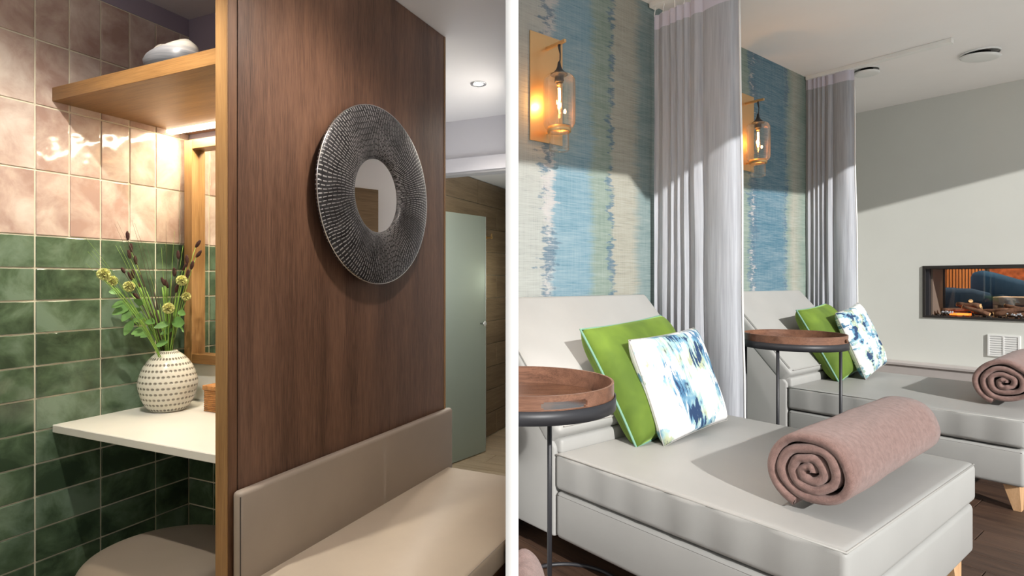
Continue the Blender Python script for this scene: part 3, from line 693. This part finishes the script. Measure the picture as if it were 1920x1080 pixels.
def chaise(u0, uend, v0, v1, label):
    t = thing('chaise', 'R', u0, v0, 0, label, 'chaise', 'cream leather chaises'); L = uend-u0; Wd = v1-v0
    uw = -2.325-u0
    def padz(b_, amp):
        for v_ in b_.verts:
            if v_.co.z > MT-.02:
                a = v_.co.x/L; c_ = v_.co.y/Wd
                v_.co.z += amp*math.sin(math.pi*min(1, max(0, a)))*math.sin(math.pi*min(1, max(0, c_)))
    b = box(B(), .0, L, 0, Wd, MT-.150, MT, .022, 5); bmesh.ops.subdivide_edges(b, edges=[e_ for e_ in b.edges if e_.calc_length() > .3], cuts=26, use_grid_fill=True)
    for v_ in b.verts:   # puckers along the side band
        if MT-.14 < v_.co.z < MT-.015 and v_.co.y < .05: v_.co.y += .004*math.sin(v_.co.x*38)+.003*noise.noise(v_.co*22)
    padz(b, .014); obj('mattress', b, 'leather_cream', t, True)
    b = B(); ins = .006; zt = MT-.008
    tube(b, [(ins, ins, zt), (L-ins, ins, zt), (L-ins, Wd-ins, zt), (ins, Wd-ins, zt)], .0038, 6, closed=True); obj('piping', b, 'piping_cream', t, True)
    zb = .138
    b = box(B(), .0, L-.006, .004, Wd-.004, zb, MT-.157, .022, 4); obj('base', b, 'leather_cream', t, True)
    b = B(); tube(b, [(.01, .0065, MT-.172), (L-.02, .0065, MT-.172)], .0015, 5); obj('base_seam', b, 'thread_dark', t)
    # head end: sloping wedge box with the leaning pad on top
    b = prism(B(), [(-.004, zb), (-.004, MT+.02), (uw+.12, MT+.02+(-uw-.12)*1.05), (uw, MT+.02+(-uw-.12)*1.05), (uw, zb)], .003, Wd-.003, 'y', .012, 3); obj('head_base', b, 'leather_cream', t, True)
    b = box(B(), -.115, 0, 0, Wd, 0, .745, .028, 5)      # pad; then lean it
    th = math.atan2(.505, .545)
    bmesh.ops.rotate(b, verts=b.verts[:], matrix=Matrix.Rotation(-th, 3, 'Y')); bmesh.ops.translate(b, verts=b.verts[:], vec=(.035, 0, MT+.09)); obj('headrest', b, 'leather_cream', t, True)
    b = B(); 
    dx_, dz_ = -math.sin(th), math.cos(th)
    def pp(s, y_): return (.035+dx_*s-.001*0, y_, MT+.10+dz_*s)
    tube(b, [pp(.03, .012), pp(.72, .012)], .003, 6); tube(b, [pp(.012, .03), pp(.012, Wd-.03)], .003, 6); obj('headrest_piping', b, 'piping_cream', t, True)
    b = box(B(), -.10, .02, .02, Wd-.02, MT-.01, MT+.055, .015, 3); obj('headrest_support', b, 'leather_cream', t, True)
    for (lx, ly, sx, sy) in ((L-.07, .10, 1, -1), (L-.07, Wd-.10, 1, 1), (-.30, .30, -1, -1), (-.30, Wd-.20, -1, 1)):
        b = B(); lo, hi = .016, .034; o_ = (.022*sx, .010*sy)
        vs = [b.verts.new((lx+o_[0]+a*lo, ly+o_[1]+c_*lo*1.6, 0)) for a, c_ in ((-1, -1), (1, -1), (1, 1), (-1, 1))]+[b.verts.new((lx+a*hi, ly+c_*hi*1.6, zb+.001)) for a, c_ in ((-1, -1), (1, -1), (1, 1), (-1, 1))]
        for f in ((0, 3, 2, 1), (4, 5, 6, 7), (0, 1, 5, 4), (1, 2, 6, 5), (2, 3, 7, 6), (3, 0, 4, 7)): b.faces.new([vs[i] for i in f])
        obj('leg', b, 'leg_wood', t)
    return t
c1 = chaise(-1.737, -.630, 1.66, 2.866, 'cream leather chaise with its near corner and whole seat in view')
clip_all(c1, 'R')
c2 = chaise(-1.86, -.66, 3.92, 5.13, 'cream leather chaise behind the second tray table, nearest the fireplace wall')
GC = 'cushions on the chaises'
cushion(-1.745, 2.30, MT+.0, .70, .56, .20, .52, -.055, 'velvet_green', 'green velvet cushion with pale teal piping on the chaise whose seat is fully in view', 'green_piping', .08, 1)
cushion(-1.60, 2.335, MT+.006, .56, .47, .13, .36, -.045, 'print_a', 'white cushion with wide blue watercolour print, larger in view, before a green cushion', None, .05, 5)
cushion(-1.89, 4.68, MT+.0, .72, .56, .19, .50, -.04, 'velvet_green', 'green velvet cushion beside the second tray table, on the chaise by the fireplace wall', 'green_piping', .12, 9)
cushion(-1.73, 4.80, MT+.006, .54, .50, .12, .36, -.12, 'print_b', 'white cushion with small blue and black brush marks, on the chaise by the fireplace wall', None, .05, 13)
# towel rolls
def roll_bm(L, rx, rz, turns=3.7, seed=0, th=.027):
    b_ = B(); n = 150; NL = 12; prof = []
    Rm = 1.0
    for i in range(n+1):
        s = i/n; a = s*turns*2*math.pi; r = .13+(1-.13)*s
        wob = 1+.17*noise.noise(Vector((math.cos(a)*1.3, math.sin(a)*1.3, seed+s*3)))*(1.2-s*.9)
        prof.append((a, r*wob))
    a_end = prof[-1][0]
    def pt(a, r, off):
        ang = a-a_end-math.pi*.62
        return (math.cos(ang)*(rx*r-off), math.sin(ang)*(rz*r-off))
    rows = []
    for k in range(NL+1):
        y = -L/2+L*k/NL; e = 0
        endk = min(k, NL-k); shr = .004 if endk == 0 else 0
        rowo = []; rowi = []
        for (a, r) in prof:
            wv = .004*noise.noise(Vector((a*.8, y*6, seed))) if r > .8 else 0
            yy_ = y+(.006*noise.noise(Vector((a*1.1, seed, 3))) if endk == 0 else 0)
            o1 = pt(a, r, -wv); i1 = pt(a, r, th)
            rowo.append(b_.verts.new((o1[0], yy_, o1[1]))); rowi.append(b_.verts.new((i1[0], yy_, i1[1])))
        rows.append((rowo, rowi))
    for k in range(NL):
        for i in range(n):
            A, D = rows[k], rows[k+1]
            b_.faces.new((A[0][i], A[0][i+1], D[0][i+1], D[0][i])); b_.faces.new((A[1][i], D[1][i], D[1][i+1], A[1][i+1]))
        for i in (0, n): b_.faces.new((rows[k][0][i], rows[k+1][0][i], rows[k+1][1][i], rows[k][1][i]))
    for k in (0, NL):   # rounded end of the folded cloth
        cen = []
        for i in range(n+1):
            o1, i1 = rows[k][0][i].co, rows[k][1][i].co; m_ = (o1+i1)/2; m_.y += -.009 if k == 0 else .009; cen.append(b_.verts.new(m_))
        for i in range(n):
            b_.faces.new((rows[k][0][i], rows[k][0][i+1], cen[i+1], cen[i])); b_.faces.new((rows[k][1][i], cen[i], cen[i+1], rows[k][1][i+1]))
    return b_
def roll(u, v, z, L, rx, rz, label, yaw=0, seed=0, grp='rolled pink towels'):
    o_ = obj('rolled_towel', roll_bm(L, rx, rz, seed=seed), 'towel', smooth=True, room='R', loc=PW('R', u, v, z)); o_.rotation_euler[2] += yaw
    return tag(o_, label, 'towel', grp)
roll(-.805, 2.25, MT+.012+.124, .87, .140, .126, 'dusty pink towel roll lying near the end of the chaise in full view', .03, 2)
roll(-.815, 4.63, MT+.010+.132, .84, .152, .134, 'dusty pink towel roll on the chaise by the fireplace wall', .03, 6)
# small stool outside the picture that carries the third towel roll
t = bpy.data.objects.new('footstool', None); C.objects.link(t); t.location = (.215, .93, 0)
tag(t, 'cream leather footstool carrying a fluffy pink towel roll', 'footstool')
obj('seat', box(B(), -.165, .165, -.13, .13, .36, .50, .02, 3), 'leather_cream', t, True)
for a in (-1, 1):
    for c_ in (-1, 1): obj('leg', box(B(), a*.13-.015, a*.13+.015, c_*.10-.015, c_*.10+.015, 0, .36), 'leg_wood', t)
b = roll_bm(.22, .050, .098, seed=11, th=.014); o = obj('rolled_towel', b, 'towel', smooth=True, loc=(.050, 1.0, .50+.099)); o.rotation_euler = (0, 0, -.03); clip(o, 'R')
tag(o, 'fluffy pink towel roll of which only a bit shows beside the black table leg', 'towel', 'rolled pink towels')
# tray tables
def tray_table(u, v, label1, label2, legs, slot_a, foot=(0, 0, .256)):
    t = thing('side_table', 'R', u, v, 0, label1, 'table', 'black side tables', rz=-YR)
    zt = .895; r = .268
    obj('ring', lathe(B(), [(r+.006, zt-.078), (r+.006, zt-.040), (r+.002, zt-.040), (r-.002, zt-.074), (.0, zt-.072), (0, zt-.078)], 64), 'black_metal', t, True)
    obj('foot_ring', tube(B(), circ(foot[2], 56, .009, foot[:2]), .008, 8, closed=True), 'black_metal', t, True)
    for a in legs:
        x_, y_ = (r-.012)*math.cos(math.radians(a)), (r-.012)*math.sin(math.radians(a))
        obj('leg', tube(B(), [(x_, y_, .012), (x_, y_, zt-.076)], .0085, 10), 'black_metal', t, True)
    k = thing('serving_tray', 'R', u, v, zt-.0725, label2, 'tray', 'round wooden trays', rz=-YR)
    b_ = B(); n = 240; h = .0725; ri = r-.007
    def slot(i, z_):
        a = 360*i/n
        for sa in (slot_a, slot_a+180):
            d_ = abs((a-sa+180) % 360-180)
            if d_ < (15.0 if z_ == 2 else 13.9) and z_ in (1, 2, 3): return True
        return False
    zs = [0, .035, .0395, .0515, .056, h]
    for i in range(n):
        for q in range(5):
            if slot(i, q): 
                continue
            for rr_ in (r, ri):
                P = [(rr_*math.cos(2*math.pi*(i+e_)/n), rr_*math.sin(2*math.pi*(i+e_)/n), zs[q+f_]) for e_, f_ in ((0, 0), (1, 0), (1, 1), (0, 1))]
                b_.faces.new([b_.verts.new(p) for p in P])
        for z_ in (0, h):
            P = [(rr_*math.cos(2*math.pi*(i+e_)/n), rr_*math.sin(2*math.pi*(i+e_)/n), z_) for rr_, e_ in ((ri, 0), (r, 0), (r, 1), (ri, 1))]
            b_.faces.new([b_.verts.new(p) for p in P])
        for q in (1, 2, 3, 4):     # soffits and jambs of the hand slots
            if slot(i, q) != slot(i, q-1):
                P = [(rr_*math.cos(2*math.pi*(i+e_)/n), rr_*math.sin(2*math.pi*(i+e_)/n), zs[q]) for rr_, e_ in ((ri, 0), (r, 0), (r, 1), (ri, 1))]
                b_.faces.new([b_.verts.new(p) for p in P])
            for e_, nb in ((0, (i-1) % n), (1, (i+1) % n)):
                if slot(nb, q) and not slot(i, q):
                    P = [(rr_*math.cos(2*math.pi*(i+e_)/n), rr_*math.sin(2*math.pi*(i+e_)/n), z_) for rr_, z_ in ((ri, zs[q]), (r, zs[q]), (r, zs[q+1]), (ri, zs[q+1]))]
                    b_.faces.new([b_.verts.new(p) for p in P])
    bmesh.ops.remove_doubles(b_, verts=b_.verts[:], dist=1e-5)
    obj('rim', b_, 'tray_wood', k)
    obj('tray_base', lathe(B(), [(0, .003), (ri-.001, .003), (ri-.001, .016), (0, .016)], 64), 'tray_polish', k)
    return t, k
n = N('tray_polish'); n.set(Roughness=.12); v = n.coord((2, 30, 30)); n.col(n.ramp(n.noise(v, 3, 4), [(.35, (.04, .018, .010)), (.65, (.12, .055, .03))]))
u1, v1 = .087*.6168-1.79*.7871, .087*.7871+1.79*.6168
t1, k1 = tray_table(u1, v1, 'black steel side table with a thin leg, cut by the added white divider', 'round wooden tray with slot handles, largest in view', (68, 155, -130), -70, (.193, .43, .216))
clip_all(t1, 'R'); clip_all(k1, 'R')
u2, v2 = 1.706*.6168-3.338*.7871, 1.706*.7871+3.338*.6168
tray_table(u2, v2, 'black steel side table standing whole between the two chaises', 'round wooden tray on the table between the two chaises', (155, 225, -5), -38)
# wall sconces
def sconce(v, dz, label):
    t = thing('wall_sconce', 'R', -2.33, v, 1.2+dz, label, 'wall lamp', 'brass wall lamps')
    obj('back_plate', box(B(), .0005, .008, -.12, .12, .746, 1.33, .001, 1), 'brass_satin', t)
    obj('arm', box(B(), .008, .150, -.008, .008, 1.250, 1.266, .001, 1), 'brass_satin', t)
    c = (.104, 0)
    obj('cord', tube(B(), [(c[0], 0, 1.25), (c[0]+.001, 0, 1.235), (c[0]+.006, .002, 1.20), (c[0]+.004, .003, 1.17), (c[0], 0, 1.15)], [.008, .007, .0035, .0035, .006], 8), 'black_metal', t, True)
    b_ = lathe(B(), smooth_prof([(0, 1.160), (.007, 1.158), (.012, 1.13), (.026, 1.108), (.044, 1.094), (.044, 1.088), (.024, 1.084), (.024, 1.05), (.0, 1.05)], 3), 28, c=(c[0], 0, 0)); obj('lamp_holder', b_, 'black_metal', t, True)
    b_ = B(); lathe(b_, smooth_prof([(.040, 1.093), (.066, 1.086), (.082, 1.066), (.0865, 1.03), (.0865, .86), (.083, .826), (.070, .804), (.055, .800), (.053, .79), (.053, .688)], 4)[:-1]+[(.053, .688), (0, .688)], 44, c=(c[0], 0, 0)); 
    obj('glass_jar', b_, 'jar_glass', t, True)
    obj('ring', lathe(B(), [(.056, .785), (.063, .785), (.063, .812), (.056, .812)], 40, c=(c[0], 0, 0), closed=True), 'brass_satin', t, True)
    obj('ring_bracket', box(B(), .008, c[0]-.06, -.006, .006, .792, .804), 'brass_satin', t)
    b_ = lathe(B(), smooth_prof([(0, .882), (.008, .884), (.014, .90), (.016, .95), (.014, 1.0), (.011, 1.03), (.011, 1.052)], 3), 20, c=(c[0], 0, 0)); obj('bulb', b_, 'jar_glass', t, True)
    obj('filament', tube(B(), [(c[0], .0, 1.02), (c[0]+.002, .001, .975), (c[0]-.001, -.001, .93), (c[0], 0, .91)], .0065, 8), 'filament', t, True)
    obj('socket_collar', lathe(B(), [(0, 1.03), (.013, 1.03), (.013, 1.05), (0, 1.05)], 16, c=(c[0], 0, 0)), 'brass', t, True)
    L_ = lamp('sconce_light', 'POINT', PW('R', -2.33+.075, v-.03, 1.2+dz+.95), 2.6, (1.0, .45, .12), shadow_soft_size=.012)
sconce(2.163, 0, 'brass plate wall lamp with clear glass jar, on the wallpaper ahead of both curtains')
sconce(4.235, .09, 'brass plate wall lamp with clear glass jar, on the wallpaper between the two curtains')
# curtains
def curtain(ua, ub, v, zt, label, seed):
    t = thing('curtain', 'R', ua, v, 0, label, 'curtain', 'grey divider curtains')
    rnd = random.Random(seed); L = ub-ua; P = []; n = 150
    edges = [0]; 
    marks = [0, .07, .21, .29, .37, .46, .61]
    for i in range(n+1):
        s = i/n
        if s < .61:
            k = max(j for j in range(len(marks)) if marks[j] <= s); m0 = marks[k]; m1 = marks[k+1] if k+1 < len(marks) else .61
            q = (s-m0)/(m1-m0); d_ = -.042*abs(math.sin(math.pi*q))**.32+.024; xoff = .010*math.sin(2*math.pi*q)
        else:
            q = (s-.61)/.39; d_ = .022-.040*abs(math.sin(math.pi*min(1, q*1.15)))**.45 if q < .87 else .022+.015*(q-.87)/.13; xoff = 0
        P.append((s*L+xoff, d_))
    NZ = 22
    def sheet(z0, z1, bm, nz, push=0):
        G = []
        for k in range(nz+1):
            z = z0+(z1-z0)*k/nz; f = z/zt; row = []
            for i, (x_, d_) in enumerate(P):
                s = i/n; sp = 1+.06*(1-f)
                wx = .010*noise.noise(Vector((s*3, z*1.1, seed)))+.018*(1-f)*noise.noise(Vector((s*2, z*1.5, seed+4)))
                row.append(bm.verts.new((x_*sp+wx*s, d_*(.80+.35*(1-f))+push+.008*noise.noise(Vector((s*6, z*2, seed+9))), z)))
            G.append(row)
        for k in range(nz):
            for i in range(n): bm.faces.new((G[k][i], G[k][i+1], G[k+1][i+1], G[k+1][i]))
        return G
    b_ = B(); G = sheet(.02, zt-.093, b_, NZ); edge = [r[-1].co.copy() for r in G]; obj('cloth', b_, 'curtain_cloth', t, True)
    b_ = B(); sheet(zt-.093, zt, b_, 3); obj('header_tape', b_, 'curtain_header', t, True)
    b_ = B()
    for k in range(len(edge)-1): pass
    tube(b_, edge, .0055, 6); obj('edge_hem', b_, 'curtain_hem', t, True)
    for q in range(8):
        i = int(n*q/8)+6; x_, d_ = P[min(i, n)]; obj('hook', tube(B(), [(x_, d_*.8, zt-.01), (x_, d_*.5, zt+.02), (x_, 0, 2.938)], .003, 5), 'track_white', t)
    return t
curtain(-2.31, -1.745, 3.08, 2.885, 'tall grey pleated curtain between the two chaises', 3)
curtain(-2.36, -1.955, 5.25, 2.945, 'grey pleated curtain beyond the second chaise, next to the plain wall', 8)
for v_, lb in ((3.08, 'white ceiling track of the curtain between the chaises'), (5.25, 'white ceiling track running past the curtain next to the plain wall')):
    t = thing('curtain_track', 'R', -1.8, v_, 2.95, lb, 'curtain track')
    obj('rail', box(B(), -.52, .497, -.030, .030, -.012, .0195, .002, 1), 'track_white', t); obj('end_cap', box(B(), .497, .510, -.031, .031, -.013, .0195, .001, 1), 'track_white', t)
# round ceiling valves
for (u, v, r, tilt, lb) in ((-1.24, 5.75, .128, .12, 'larger round white ceiling vent with an open gap'), (-1.925, 5.447, .095, .03, 'smaller round white ceiling vent beside the curtain')):
    t = thing('ceiling_vent', 'R', u, v, 2.97, lb, 'vent', 'round ceiling vents')
    obj('collar', lathe(B(), [(0, -.001), (r*.92, -.001), (r*.92, -.012), (r*.97, -.014), (r, -.006), (r, 0), (0, 0)], 40), 'grille_white', t, True)
    b_ = lathe(B(), smooth_prof([(0, -.048), (r*.8, -.046), (r*.96, -.040), (r, -.034), (r*.9, -.03), (0, -.03)], 3), 44)
    bmesh.ops.rotate(b_, verts=b_.verts[:], matrix=Matrix.Rotation(tilt, 3, 'Y'), cent=(0, 0, -.03)); obj('disc', b_, 'grille_white', t, True)
    obj('neck', lathe(B(), [(0, -.03), (r*.5, -.03), (r*.5, -.001), (0, -.001)], 24), 'fire_black', t, True)
# wall grille
t = thing('wall_grille', 'R', -1.30, 6.80, .51, 'white slatted air grille low on the plain wall under the fireplace', 'grille')
b = B()
for q in ((-.112, -.098, 0, .195), (.098, .112, 0, .195), (-.098, .098, 0, .014), (-.098, .098, .181, .195), (-.006, .006, .014, .181)): box(b, q[0], q[1], -.012, 0, q[2], q[3])
obj('frame', b, 'grille_white', t)
for i in range(8):
    for q in ((-.098, -.006), (.006, .098)): 
        b = box(B(), q[0], q[1], -.009, .001, .017+i*.0205, .017+i*.0205+.0165); obj('slat', b, 'grille_white', t)
obj('backing', box(B(), -.098, .098, -.002, -.0005, .014, .181), 'table_grey', t)
# fireplace
t = thing('fireplace', 'R', FU0, 6.80, FZ0, 'long see-through glass fireplace with logs set in the plain wall', 'fireplace')
L = FU1-FU0; Hh = FZ1-FZ0; D = .42
for nm, q in (('frame', (0, .022, -.012, D, 0, Hh)), ('frame', (L-.022, L, -.012, D, 0, Hh)), ('frame', (.022, L-.022, -.012, D, Hh-.03, Hh)), ('frame', (.022, L-.022, -.012, D, 0, .02))):
    obj(nm, box(B(), *q, .001, 1), 'fire_black', t)
obj('side_panel', box(B(), .05, .064, .06, D-.03, .02, Hh-.03), 'fire_brown', t)
obj('side_post', box(B(), .022, .05, .01, .05, .02, Hh-.03), 'black_metal', t)
obj('side_post', box(B(), .05, .075, D-.03, D-.005, .02, Hh-.03), 'black_metal', t)
obj('glass_pane', box(B(), .05, L-.05, D-.008, D-.004, .02, Hh-.03), 'pane_glass', t)
b = B()
for i in range(150):
    x_, y_ = random.uniform(.07, L-.05), random.uniform(.02, D-.05); r_ = random.uniform(.008, .02)
    bmesh.ops.create_icosphere(b, subdivisions=1, radius=r_, matrix=Matrix.Translation((x_, y_, .026)) @ Matrix.Diagonal((1, 1, .6, 1)))
obj('coal_bed', b, 'coal', t, kind='stuff')
b = B()
for i in range(40):
    x_ = random.choice((random.uniform(.14, .26), random.uniform(.62, .74))); y_ = random.uniform(.01, .06); bmesh.ops.create_icosphere(b, subdivisions=1, radius=random.uniform(.006, .011), matrix=Matrix.Translation((x_, y_, .048+random.uniform(0, .016))))
obj('glass_pebbles', b, 'pebble_glass', t, kind='stuff')
obj('ember', prism(B(), [(.20, .05), (.26, .03), (.34, .05), (.36, .08), (.28, .11), (.21, .09)], .03, .052), 'ember', t)
logs = [((.12, .10, .07), (.42, .16, .10), .022), ((.24, .14, .13), (.42, .10, .125), .024), ((.30, .06, .11), (.50, .04, .05), .020), ((.36, .2, .06), (.62, .12, .085), .024), ((.52, .1, .05), (.78, .16, .12), .026), ((.58, .2, .13), (.72, .15, .10), .018), ((.62, .05, .05), (.95, .08, .055), .024), ((.74, .2, .10), (1.0, .18, .09), .02), ((.95, .1, .07), (1.25, .2, .07), .025), ((1.2, .12, .05), (1.6, .1, .08), .026), ((1.5, .2, .06), (1.95, .1, .07), .025), ((.33, .16, .15), (.345, .12, .165), .02)]
for i, (a, c_, r_) in enumerate(logs):
    A, D_ = Vector(a), Vector(c_); b = B(); pts = [A.lerp(D_, j/5)+Vector((0, 0, random.uniform(-.005, .005))) for j in range(6)]
    tube(b, pts, [r_*random.uniform(.85, 1.1) for _ in pts], 9); 
    lg = obj('log', b, 'bark', t, True)
    for e_, dd in ((A, A-D_), (D_, D_-A)):
        dd = dd.normalized(); b = B(); tube(b, [e_-dd*.001, e_+dd*.004], r_*.86, 9); obj('cut_end', b, 'log_cut', lg)
# blue tub chairs in the lounge
def tub(u, v, rz, sc, label):
    t = thing('tub_chair', 'R', u, v, .45, label, 'armchair', 'blue velvet tub chairs', rz); t.scale = (sc, sc, sc)
    path = []; 
    for i in range(41):
        a = math.radians(-20+i*220/40); 
        path.append((.34*math.cos(a), .32*math.sin(a)+.02))
    path = [(.335, -.34)]+[(.34, -.2)]+path[3:-3]+[(-.34, -.2)]+[(-.335, -.34)]
    b_ = B(); rows = []
    for i, (x_, y_) in enumerate(path):
        p0 = Vector(path[max(0, i-1)]); p1 = Vector(path[min(len(path)-1, i+1)]); tg = (p1-p0).normalized(); nn = Vector((tg.y, -tg.x)); s = i/(len(path)-1)
        h_ = .60+.14*math.sin(math.pi*s)**2; w_ = .055; row = []
        if i in (0, len(path)-1): h_ -= .04
        for (o_, z_) in ((-w_, .10), (-w_, h_-.05), (-w_*.7, h_-.015), (0, h_), (w_*.7, h_-.015), (w_, h_-.05), (w_, .10)):
            row.append(b_.verts.new((x_+nn.x*o_, y_+nn.y*o_, z_)))
        rows.append(row)
    for i in range(len(rows)-1):
        for k in range(7): b_.faces.new((rows[i][k], rows[i][(k+1) % 7], rows[i+1][(k+1) % 7], rows[i+1][k]))
    b_.faces.new(rows[0]); b_.faces.new(rows[-1][::-1])
    obj('shell', b_, 'velvet_blue', t, True)
    obj('seat', box(B(), -.28, .28, -.33, .28, .22, .42, .04, 4), 'velvet_blue', t, True)
    for a, c_ in ((-1, -1), (1, -1), (1, 1), (-1, 1)): obj('leg', tube(B(), [(a*.24, c_*.22, 0), (a*.24, c_*.22, .22)], .015, 8), 'black_metal', t)
tub(-2.10, 7.98, 2.0, 1.10, 'dark blue velvet tub chair close behind the fireplace glass')
tub(-1.50, 8.72, 2.2, 1.16, 'dark blue velvet tub chair standing further back with a taller back')
t = thing('lounge_table', 'R', -1.28, 7.75, .45, 'small pale grey table beyond the fireplace glass', 'table')
obj('top', box(B(), -.25, .25, -.2, .2, .50, .58, .004, 1), 'table_grey', t)
for a in (-1, 1): obj('side', box(B(), a*.23-.02, a*.23+.02, -.19, .19, 0, .50), 'table_grey', t)
